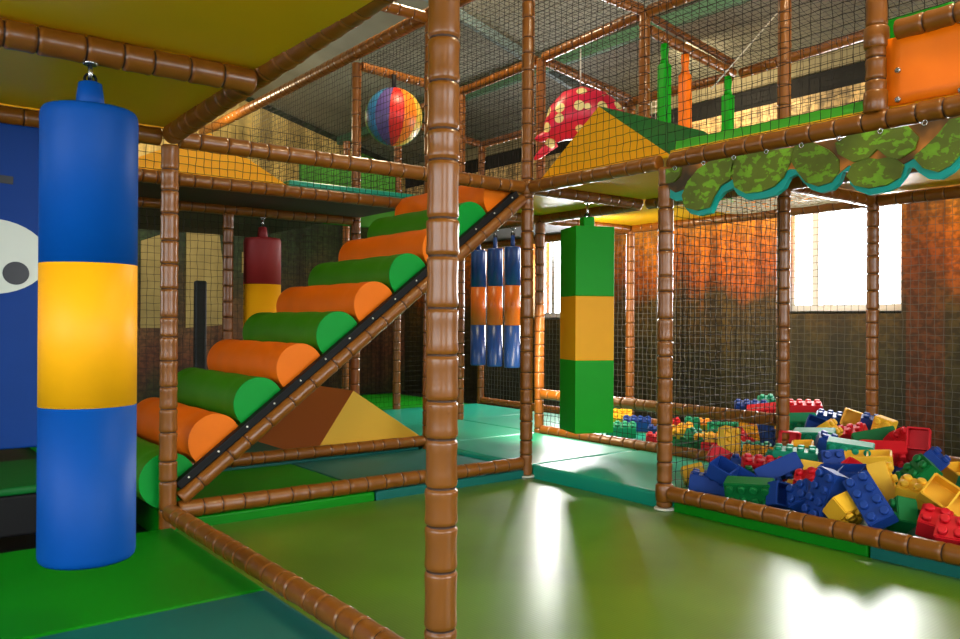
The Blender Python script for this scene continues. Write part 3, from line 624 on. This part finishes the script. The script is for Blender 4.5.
# wedges
def wedge(label, x0, x1, y0, y1, z0, xr, h, front, slope, inset=0.0, axis='Y'):
    t = thing('foam_wedge', label, 'foam wedge', ((x0+x1)/2, (y0+y1)/2, z0))
    ox, oy = (x0+x1)/2, (y0+y1)/2
    if axis == 'Y':
        A = [(x0, y0), (x1, y0), (xr, y0)]; off = V((0, y1-y0, 0))
        tri = [V((x0-ox, y0-oy, 0)), V((x1-ox, y0-oy, 0)), V((xr-ox, y0-oy, h))]
    else:
        off = V((x1-x0, 0, 0))
        tri = [V((x0-ox, y0-oy, 0)), V((x0-ox, y1-oy, 0)), V((x0-ox, xr-oy, h))]
    e = off.normalized()*.004
    mb = MB(); mb.prism([p+e for p in tri], off-e); mb.build('slope_cover', M[slope], t)
    mb = MB(); mb.prism([tri[0]*.995, tri[1]*.995, V((tri[2].x, tri[2].y, tri[2].z*.99))], e*.9) if axis != 'Y' else mb.prism(tri, e*.9); mb.build('end_panel', M[front], t)
    return t
wedge('orange foam wedge with a yellow triangular end behind the stairs', 1.42, 2.50, 1.27, 2.3, .05, 1.76, .48, 'wedge_yellow_shaded', 'wedge_orange_shaded')
wedge('yellow foam wedge on the upper deck behind the net left of the handrail', .02, 1.21, 1.25, 2.3, DZ1-.02, .64, .30, 'yellow', 'yellow')
wedge('yellow triangular foam wedge with a dark green slope on the upper deck', 2.45, 3.52, -1.19, -.06, DZ1-.02, -.62, .40, 'yellow', 'mat_dkgreen', axis='X')

# ------------------------------------------------------------------ nets (thin knotted cords)
def net(label, o, u, v, cell=.054, r=.0022, m='net', sag=.006, group=None, seed=1):
    o, u, v = V(o), V(u), V(v); rnd = random.Random(seed)
    nu, nv = max(1, round(u.length/cell)), max(1, round(v.length/cell))
    nn = u.cross(v).normalized()
    P = [[o+u*(i/nu)+v*(j/nv)+nn*rnd.uniform(-sag, sag)+(u.normalized()*rnd.uniform(-.004, .004) if 0 < i < nu else V((0, 0, 0)))+(v.normalized()*rnd.uniform(-.004, .004) if 0 < j < nv else V((0, 0, 0))) for j in range(nv+1)] for i in range(nu+1)]
    mb = MB()
    def line(pts, d):
        a = nn; b = d.cross(nn).normalized()
        offs = [a*r, a*(-.5*r)+b*(.87*r), a*(-.5*r)-b*(.87*r)]
        vs = [p+q for p in pts for q in offs]; fs = []
        for i in range(len(pts)-1):
            for k in range(3):
                k2 = (k+1) % 3; fs.append((i*3+k, i*3+k2, i*3+3+k2, i*3+3+k))
        mb.add(vs, fs)
    for i in range(nu+1): line(P[i], v.normalized())
    for j in range(nv+1): line([P[i][j] for i in range(nu+1)], u.normalized())
    me = bpy.data.meshes.new('net'); me.from_pydata([tuple(p-o) for p in map(V, mb.v)], [], mb.f); me.materials.append(M[m]); me.update()
    ob = bpy.data.objects.new('safety_net', me); COL.objects.link(ob); ob.location = o
    return tag(ob, label, 'net', group)
ZU = 2.035
net('dark net hanging below the upper handrail in front of the beach ball', (2.4, .05, ZU), (0, 2.3, 0), (0, 0, 1.43), seed=2)
net('dark net below the long handrail in front of the pale forest picture', (2.4, 2.45, ZU), (0, 2.4, 0), (0, 0, 1.44), seed=3)
net('dark net in front of the yellow triangular wedge and the polka-dot fish', (2.4, -1.2, ZU), (0, 1.15, 0), (0, 0, 1.45), seed=4)
net('dark net above the canopy between the fish and the thick upper post', (2.4, -2.35, ZU), (0, 1.14, 0), (0, 0, 1.45), seed=5)
net('dark net right of the thick upper post above the orange panel', (2.4, -3.4, 2.43), (0, .95, 0), (0, 0, 1.0), seed=6)
net('dark net in front of the yellow wedge above the stairs', (.05, 1.2, ZU), (2.3, 0, 0), (0, 0, .36), seed=7)
net('roof net above the polka-dot fish', (2.42, 0.04, TOP+.0), (1.14, 0, -.03), (0, 2.3, -.06), .052, seed=8)
net('roof net left of the thick upper post', (2.42, -2.4, TOP+.0), (1.14, 0, -.03), (0, 2.36, 0), .052, seed=9)
net('roof net at the far right above the hanging strips', (3.64, -2.4, 3.44), (1.12, 0, -.2), (0, 2.36, 0), .052, seed=10)
net('roof net far behind the polka-dot fish', (3.64, 0.04, 3.42), (1.12, 0, -.2), (0, 3.5, -.03), .052, seed=11)
net('far upper net in front of the tan wall strip', (4.8, -2.4, ZU), (0, 3.55, 0), (0, 0, 1.2), .052, seed=12)
net('far upper net between the front post and the trampoline corner post', (4.8, 1.24, ZU), (0, 2.3, 0), (0, 0, 1.17), .052, seed=13)
net('dark net between the canopy post and the post in the brick pit', (2.45, -1.2, .10), (1.1, 0, 0), (0, 0, 1.84), .052, seed=14)
net('low dark net between the double bars at the back of the teal mats', (3.6, -1.15, .13), (0, 2.3, 0), (0, 0, .26), .052, seed=15)
net('grey net in front of the big window', (4.8, -1.15, .14), (0, 2.3, 0), (0, 0, 1.8), .056, .0018, 'net_grey', seed=16)
net('grey net right of the window in front of the autumn forest wall', (4.8, -3.4, .14), (0, 2.15, 0), (0, 0, 1.8), .056, .0018, 'net_grey', seed=17)
net('grey net beside the window behind the green hanging block', (4.8, 1.25, .14), (0, 2.3, 0), (0, 0, 1.8), .056, .0018, 'net_grey', seed=18)
net('pale floor net lit by the window behind the canopy', (3.64, -1.16, TB+.02), (1.12, 0, 0), (0, 1.12, 0), .075, .006, 'net_lit', seed=19)
net('dark net behind the stairs in front of the dim back area', (0.05, 2.4, .06), (2.3, 0, 0), (0, 0, 1.87), .056, .0018, seed=20)
net('dark net at the far back below the right half of the stairs', (2.45, 3.6, .1), (1.1, 0, 0), (0, 0, 1.85), .056, .0018, seed=21)
net('dark net behind the three small hanging bags', (3.65, 3.6, .1), (1.1, 0, 0), (0, 0, 1.85), .056, .0018, seed=22)

# ------------------------------------------------------------------ hanging bags
def eyebolt(parent, z0, z1):
    mb = MB(); mb.lathe((0, 0, z1-.012), (0, 0, z1), [(0, .022), (.006, .026), (.012, .022)], 12); mb.tube((0, 0, z0), (0, 0, z1-.01), .008, 8)
    o = mb.build('hanger_bolt', M['steel'], parent)
    mb = MB()
    segs = 14
    ring = [V((.018*math.cos(2*PI*i/segs), 0, z0+.004+.018*math.sin(2*PI*i/segs))) for i in range(segs)]
    for i in range(segs): mb.tube(ring[i], ring[(i+1) % segs], .005, 6)
    mb.build('ring', M['black'], o)
def round_bag(x, y, z0, z1, r, bands, label, neck_h, neck_r, top, group=None):
    t = thing('punching_bag', label, 'hanging bag', (x, y, z0), group)
    H = z1-z0; last = 0
    for i, (name, f0, f1, m) in enumerate(bands):
        a, b = f0*H, f1*H
        prof = []
        if i == 0: prof += [(0, r*.93), (.008, r*.98), (.02, r)]
        else: prof += [(0, r)]
        if i == len(bands)-1: prof += [(b-a-.03, r), (b-a-.012, r*.985), (b-a, r*.94), (b-a+.004, r*.6)]
        else: prof += [(b-a, r)]
        mb = MB(); mb.lathe((0, 0, a), (0, 0, b), prof, 48); mb.build(name, M[m], t)
    nb = bands[-1][3]
    mb = MB(); mb.lathe((0, 0, H), (0, 0, H+neck_h), [(0, neck_r*1.12), (neck_h*.5, neck_r), (neck_h*.95, neck_r*.86), (neck_h, neck_r*.6)], 20); mb.build('neck', M[nb], t)
    eyebolt(t, H+neck_h+.006, top-z0)
    return t
round_bag(-.63, -1.2, .252, 1.775, .153, [('lower_section', 0, .343, 'blue'), ('middle_section', .343, .656, 'yellow'), ('upper_section', .656, 1, 'blue')],
          'big blue and yellow cylinder bag hanging at the left, close to the camera', .10, .043, 1.945)
for i, y in enumerate((2.10, 1.84, 1.58)):
    round_bag(3.6, y, .635, 1.76, .074, [('lower_section', 0, .35, 'navy'), ('middle_section', .35, .68, 'orange_bag'), ('upper_section', .68, 1, 'navy')],
              'slim navy and orange hanging bag, %s of the three in the row' % ['leftmost', 'middle one', 'rightmost'][i], .11, .02, 1.942, 'slim navy and orange hanging bags')
round_bag(1.50, 2.4, .70, 1.76, .155, [('lower_section', 0, .63, 'yellow'), ('upper_section', .63, 1, 'red')],
          'dim red and yellow bag hanging behind the net left of the rollers', .10, .04, 1.942)
# green square block
t = thing('punching_block', 'square green and yellow block hanging behind the trampoline floor', 'hanging bag', (2.98, 0, .27), None, 0)
t.rotation_euler = (0, 0, math.radians(-22))
s = .298; H = 1.48
for nm, a, b, m in (('lower_section', 0, .52, 'green'), ('middle_section', .52, .98, 'yellow'), ('upper_section', .98, H, 'green')):
    mb = MB(); mb.box((0, 0, (a+b)/2), (s, s, b-a)); mb.build(nm, M[m], t, bevel=.004)
mb = MB(); mb.box((0, 0, H+.04), (.085, .085, .08)); mb.build('neck', M['green'], t, bevel=.008)
eyebolt(t, H+.086, 1.942-.27)
# blue banner with eye
t = thing('hanging_banner', 'dark blue padded banner with a cartoon eye at the left edge', 'banner', (-1.1, 0, .48))
prof = [(-.95, -.02), (-.9, -.045), (.50, -.045), (.545, -.03), (.56, 0), (.545, .03), (.50, .045), (-.9, .045), (-.95, .02)]
mb = MB(); mb.prism([(x, y, 0) for x, y in prof], (0, 0, 1.46)); mb.build('banner_body', M['blue_dark'], t, bevel=.01)
mb = MB()
pts = [(.31+.235*math.cos(2*PI*i/40), -.0455, .862+.168*math.sin(2*PI*i/40)) for i in range(40)]
mb.prism([V(p) for p in pts], (0, -.004, 0)); e = mb.build('eye_white', M['eye_white'], t)
pts = [(.413+.053*math.cos(2*PI*i/28), -.0495, .79+.052*math.sin(2*PI*i/28)) for i in range(28)]
mb = MB(); mb.prism([V(p) for p in pts], (0, -.003, 0)); mb.build('pupil', M['pupil'], e)
mb = MB(); mb.box((.30, -.047, 1.21), (.20, .006, .035), Matrix.Rotation(.05, 3, 'Y')); mb.build('eyebrow', M['pupil'], t)
for i in range(6):
    x = -.85+.28*i
    mb = MB(); c = V((x, -.01, 1.462))
    ring = [c+V((.016*math.cos(2*PI*k/12), 0, .012+.016*math.sin(2*PI*k/12))) for k in range(12)]
    for k in range(12): mb.tube(ring[k], ring[(k+1) % 12], .004, 6)
    mb.build('ring', M['steel'], t)

# beach ball
t = thing('beach_ball', 'large striped rainbow beach ball hanging behind the net', 'ball', (2.77, 2.35, 2.99))
mb = MB(); R = .272; S = 36; Q = 18
for i in range(Q+1):
    th = PI*i/Q
    for k in range(S):
        ph = 2*PI*k/S
        mb.v.append((R*math.sin(th)*math.cos(ph), R*math.sin(th)*math.sin(ph), R*math.cos(th)))
for i in range(Q):
    for k in range(S):
        k2 = (k+1) % S
        mb.f.append((i*S+k, i*S+k2, (i+1)*S+k2, (i+1)*S+k)); mb.m.append((k*12//S) % 6); mb.sm.append(True)
bo = mb.build('ball_shell', [M[n] for n, _ in BALL], t)
bo.rotation_euler = (math.radians(4), math.radians(4), math.radians(-40))
mb = MB(); mb.tube((0, 0, R-.004), (0, 0, .40), .022, 10); mb.build('strap', M['black'], t)
# polka-dot fish
t = thing('hanging_fish', 'red fish with pale polka dots hanging under the roof net', 'fish', (3.62, .72, 2.83))
def skin_ring(mb, cs, seg=24, mi=0):
    o = len(mb.v)
    for c, ax, ra, rb in cs:   # centre, tangent, half height, half width
        c = V(c); tng = V(ax).normalized(); w = V((0, 0, 1)).cross(tng).normalized(); h = tng.cross(w)
        for k in range(seg):
            a = 2*PI*k/seg; mb.v.append(tuple(c+h*(FS*ra*math.sin(a))+w*(FS*rb*math.cos(a))))
    for i in range(len(cs)-1):
        for k in range(seg):
            k2 = (k+1) % seg
            mb.f.append((o+i*seg+k, o+i*seg+k2, o+(i+1)*seg+k2, o+(i+1)*seg+k)); mb.m.append(mi); mb.sm.append(True)
    mb.f.append(tuple(o+k for k in range(seg))); mb.m.append(mi); mb.sm.append(True)
    mb.f.append(tuple(o+(len(cs)-1)*seg+k for k in range(seg))); mb.m.append(mi); mb.sm.append(True)
# local frame: fish faces left in the photo (direction -right of the camera)
fd = V((-.79, .613, 0))
FS = 1.12
def FP(a, z): return tuple(fd*(a*(.82 if a > 0 else 1.2))+V((0, 0, z*1.2-.01)))
mb = MB()
skin_ring(mb, [(FP(.33, -.17), FP(1, -.75), .05, .05), (FP(.27, -.115), FP(1, -.75), .10, .09), (FP(.19, -.055), FP(1, -.55), .155, .13), (FP(.09, -.005), FP(1, -.25), .195, .165), (FP(-.01, .012), FP(1, 0), .205, .175), (FP(-.11, .0), FP(1, .3), .19, .16), (FP(-.20, -.04), FP(1, .55), .15, .12), (FP(-.28, -.095), FP(1, .7), .10, .07), (FP(-.34, -.14), FP(1, .7), .055, .03)])
mb.build('body', M['dots'], t)
mb = MB(); skin_ring(mb, [(FP(.29, -.13), FP(1, -.55), .055, .06), (FP(.38, -.155), FP(1, -.3), .036, .055), (FP(.44, -.165), FP(1, -.2), .024, .04), (FP(.47, -.17), FP(1, -.2), .008, .014)], 16); mb.build('upper_lip', M['dots'], t)
mb = MB(); skin_ring(mb, [(FP(.28, -.19), FP(1, -.75), .05, .055), (FP(.37, -.25), FP(1, -.75), .034, .048), (FP(.44, -.295), FP(1, -.7), .024, .036), (FP(.475, -.315), FP(1, -.7), .008, .014)], 16); mb.build('lower_lip', M['dots'], t)
mb = MB(); fin = [V(FP(-.32, -.10)), V(FP(-.50, .0)), V(FP(-.47, -.12)), V(FP(-.52, -.24)), V(FP(-.34, -.14))]
mb.prism([p+V((.613, .79, 0))*-.012 for p in fin], V((.613, .79, 0))*.024); mb.build('tail_fin', M['dots'], t)
mb = MB(); mb.tube((0, 0, .225), (0, 0, .56), .006, 8); mb.build('rope', M['rope'], t)
# hanging strips
for x, m, lab in ((3.84, 'green', 'green padded strip hanging right of the fish post, left one of the two green strips'), (4.10, 'panel_orange', 'orange padded strip hanging between the two green strips'), (4.68, 'green', 'green padded strip hanging right of the orange strip')):
    zt = 3.36-(x-3.6)*.117-.05
    t = thing('hanging_strip', lab, 'hanging strip', (x, 0, 2.1), 'hanging strips')
    h = zt-2.1
    mb = MB(); mb.box((0, 0, (h-.16)/2), (.085, .085, h-.16)); mb.build('strip_body', M[m], t, bevel=.015)
    mb = MB(); mb.lathe((0, 0, h-.16), (0, 0, h), [(0, .038), (.05, .026), (.11, .034), (.16, .03)], 14); mb.build('tie_top', M[m], t)
mb = MB(); mb.tube((0, 0, 0), (.55, -.62, .95), .006, 6)
tag(mb.build('rope', M['rope'], None, (4.2, -.18, 2.95)), 'thin white rope slanting up beside the hanging strips', 'rope')
# orange panel
t = thing('orange_panel', 'bright orange fabric panel laced above the canopy at the right edge', 'panel', (2.4, -3.0, 2.04))
mb = MB()
NX, NZ = 14, 6
for i in range(NX+1):
    for j in range(NZ+1):
        y = .556-1.0*i/NX; z = .30*j/NZ
        mb.v.append((.006*math.sin(i*1.7+j*.6), y, z))
for i in range(NX):
    for j in range(NZ):
        a = i*(NZ+1)+j; mb.f.append((a, a+1, a+NZ+2, a+NZ+1)); mb.m.append(0); mb.sm.append(True)
o = mb.build('panel_fabric', M['panel_orange'], t); md = o.modifiers.new('solid', 'SOLIDIFY'); md.thickness = .004
for (y, z) in ((.50, .02), (.24, .005), (-.02, .005), (.24, .295), (-.02, .295), (.50, .15)):
    mb = MB(); mb.lathe((-.004, y, z), (-.018, y, z), [(0, .013), (.010, .013), (.014, .009)], 12); mb.build('eyelet', M['steel'], t)

# canopy
t = thing('leafy_canopy', 'painted leaf canopy board hanging from the beam above the brick pit', 'canopy', (2.385, -2.4, TB))
def cpts(k, dx, dz=0): return [V((dx, y+2.4, min(z-TB+dz, -.052))) for y, z in CANOPY[k]]
mb = MB(); mb.prism(cpts('out', .03), (-.03, 0, 0)); mb.build('backing_board', M['teal_edge'], t)
mb = MB(); mb.prism(cpts('brown', -.001, .014), (-.008, 0, 0)); mb.build('trunk_print', M['trunk'], t)
for k in 'ABCDEFGH':
    mb = MB(); mb.prism(cpts(k, -.010 if k != 'F' else -.016, .001), (-.012, 0, 0)); mb.build('leaf_cluster', M['leaf'], t)
for i in range(12):
    y = 1.1-.19*i
    c = V((-.03, y, -.058)); mb = MB()
    ring = [c+V((0, .011*math.cos(2*PI*k/10), .011*math.sin(2*PI*k/10))) for k in range(10)]
    for k in range(10): mb.tube(ring[k], ring[(k+1) % 10], .003, 6)
    mb.build('ring', M['steel'], t)
# dark upright in the dim back
mb = MB(); mb.box((0, 0, .7), (.11, .08, 1.4)); tag(mb.build('foam_upright', M['dark_foam'], None, (1.38, 3.6, .04), .02), 'slim dark upright in front of the narrow pale picture panel', 'upright')
# green hill boards on the far deck
mb = MB(); mb.box((0, 0, .35), (1.15, .06, .70)); tag(mb.build('green_wall_pad', M['mural_leaf'], None, (2.98, 3.60, 2.09), .01), 'green padded wall below the beach ball', 'wall pad')

# ------------------------------------------------------------------ toy bricks
def brick_mesh(nl, nw):
    u = .064; L, W, H = nl*u, nw*u, .096; w = .009
    mb = MB()
    l, b = L/2, W/2
    top = [(-l, -b, H), (l, -b, H), (l, b, H), (-l, b, H)]; bot = [(x, y, 0) for x, y, _ in top]
    il, ib, ih = l-w, b-w, H-w
    ib_ = [(-il, -ib, 0), (il, -ib, 0), (il, ib, 0), (-il, ib, 0)]; it = [(x, y, ih) for x, y, _ in ib_]
    mb.add(top+bot+ib_+it, [(0, 1, 2, 3)]+[(i, 4+i, 4+(i+1) % 4, (i+1) % 4) for i in range(4)]+[(4+i, 8+i, 8+(i+1) % 4, 4+(i+1) % 4) for i in range(4)]+[(8+i, 12+i, 12+(i+1) % 4, 8+(i+1) % 4) for i in range(4)]+[(15, 14, 13, 12)])
    me = mb.mesh('brick', [])
    bm = bmesh.new(); bm.from_mesh(me)
    bmesh.ops.recalc_face_normals(bm, faces=bm.faces[:])
    bmesh.ops.bevel(bm, geom=[e for e in bm.edges], offset=.005, segments=2, affect='EDGES')
    bm.to_mesh(me); bm.free()
    m2 = MB(); m2.v = [tuple(v.co) for v in me.vertices]
    for p in me.polygons: m2.f.append(tuple(p.vertices)); m2.m.append(0); m2.sm.append(False)
    if nl == 4: m2.box((0, 0, ih/2+.004), (w, 2*ib, ih-.004))
    for i in range(nl):
        for j in range(nw):
            x, y = (i-(nl-1)/2)*u, (j-(nw-1)/2)*u
            m2.lathe((x, y, H-.001), (x, y, H+.020), [(0, .021), (.016, .021), (.020, .018), (.021, .014)], 14)
    m2.v = [(x, y, z-H/2) for x, y, z in m2.v]
    return m2
BM = {}
def brick_data(ty, c):
    if (ty, c) not in BM:
        mb = brick_mesh(4 if ty == '24' else 2, 2)
        me = bpy.data.meshes.new('toy_brick'); me.from_pydata(mb.v, [], mb.f); me.materials.append(M['brick_'+c])
        me.polygons.foreach_set('use_smooth', mb.sm); me.update(); BM[(ty, c)] = me
    return BM[(ty, c)]
def put_brick(ty, c, p, R, label, group):
    o = bpy.data.objects.new('toy_brick', brick_data(ty, c)); COL.objects.link(o)
    o.matrix_world = Matrix.Translation(V(p)) @ Matrix(R).to_4x4()
    return tag(o, label, 'toy brick', group)
for ty, c, p, R, lab in BRICKS:
    put_brick(ty, c, p, R, lab, 'toy bricks in the pit')
FILL += [('24', 'g', (4.47, -.40, .110), (0, 0, 1.5), 'green block at the bottom of the far stack behind the low bars'),
 ('24', 'y', (4.50, -.42, .212), (0, 0, 1.75), 'yellow block in the middle of the far stack behind the low bars'),
 ('24', 'r', (4.62, -.56, .110), (0, 0, .2), 'red block lying beside the far stack behind the low bars')]
for ty, c, p, e, lab in FILL:
    put_brick(ty, c, p, Matrix.Rotation(e[2], 3, 'Z') @ Matrix.Rotation(e[0], 3, 'X') @ Matrix.Rotation(e[1], 3, 'Y'), lab, 'toy bricks in the pit')

# ------------------------------------------------------------------ light
def area(name, loc, target, sx, sy, power, col):
    l = bpy.data.lights.new(name, 'AREA'); l.shape = 'RECTANGLE'; l.size = sx; l.size_y = sy; l.energy = power; l.color = col
    o = bpy.data.objects.new(name, l); COL.objects.link(o); o.location = loc
    o.rotation_euler = (V(target)-V(loc)).to_track_quat('-Z', 'Y').to_euler(); return o
def bulb(name, loc, power, col, r=.12):
    l = bpy.data.lights.new(name, 'POINT'); l.energy = power; l.color = col; l.shadow_soft_size = r
    o = bpy.data.objects.new(name, l); COL.objects.link(o); o.location = loc; return o
DAY = (1.0, .98, .95); WARM = (1.0, .80, .52); WHITE = (1.0, .93, .82)
area('daylight_window_right', (X1+.4, -.3, 1.75), (1, -1.6, .3), 1.1, 1.0, 200, DAY)
area('daylight_window_back', (X1+.4, 3.42, 1.8), (1.2, 0.4, .2), 1.1, 1.2, 220, DAY)
area('daylight_left', (XL-.2, -3.7, 1.95), (1, -1.5, .8), 5.4, 2.0, 12, DAY)
area('daylight_front', (2.3, YF-.2, 2.0), (3.6, 0, 1.2), 4.2, 2.2, 85, DAY)
area('daylight_front_left', (-2.4, YF-.2, 2.0), (-.6, 0, 1.0), 2.4, 2.2, 26, DAY)
area('wall_fill_light', (4.95, .9, 3.42), (6.0, .9, 2.75), .12, 7.0, 150, WARM)  # added light without a fixture, brightens the tan upper wall
bulb('hall_lamp', (1.9, -2.9, 4.1), 135, WARM)
bulb('hall_lamp', (3.3, -2.9, 3.9), 45, WARM)
bulb('hall_lamp', (1.8, 5.4, 3.5), 60, WARM)
bulb('hall_lamp', (2.6, 1.5, 4.2), 115, WARM)
w = bpy.data.worlds.new('world'); SC.world = w; w.use_nodes = True
bg = w.node_tree.nodes['Background']; bg.inputs['Color'].default_value = (.86, .94, 1.0, 1); bg.inputs['Strength'].default_value = 6.0

# ------------------------------------------------------------------ camera
cam = bpy.data.cameras.new('camera'); co = bpy.data.objects.new('camera', cam); COL.objects.link(co)
cam.sensor_width = 36; cam.lens = 36*810.04/960; cam.clip_start = .05
Rm = Matrix(((0.78992, -0.00568, -0.61318), (-0.61318, 0.00184, -0.78994), (0.00561, 0.99998, -0.00203)))
co.matrix_world = Matrix.Translation((-1.27037, -4.20376, 1.06647)) @ Rm.to_4x4()
SC.camera = co
SC.view_settings.view_transform = 'Standard'; SC.view_settings.look = 'None'
SC.view_settings.exposure = 0.14; SC.view_settings.gamma = 1; SC.view_settings.use_curve_mapping = False
SC.cycles.use_denoising = True
SC.cycles.max_bounces = 8; SC.cycles.diffuse_bounces = 4; SC.cycles.glossy_bounces = 4; SC.cycles.transparent_max_bounces = 8
SC.cycles.sample_clamp_indirect = 6
SC.cycles.caustics_reflective = False; SC.cycles.caustics_refractive = False
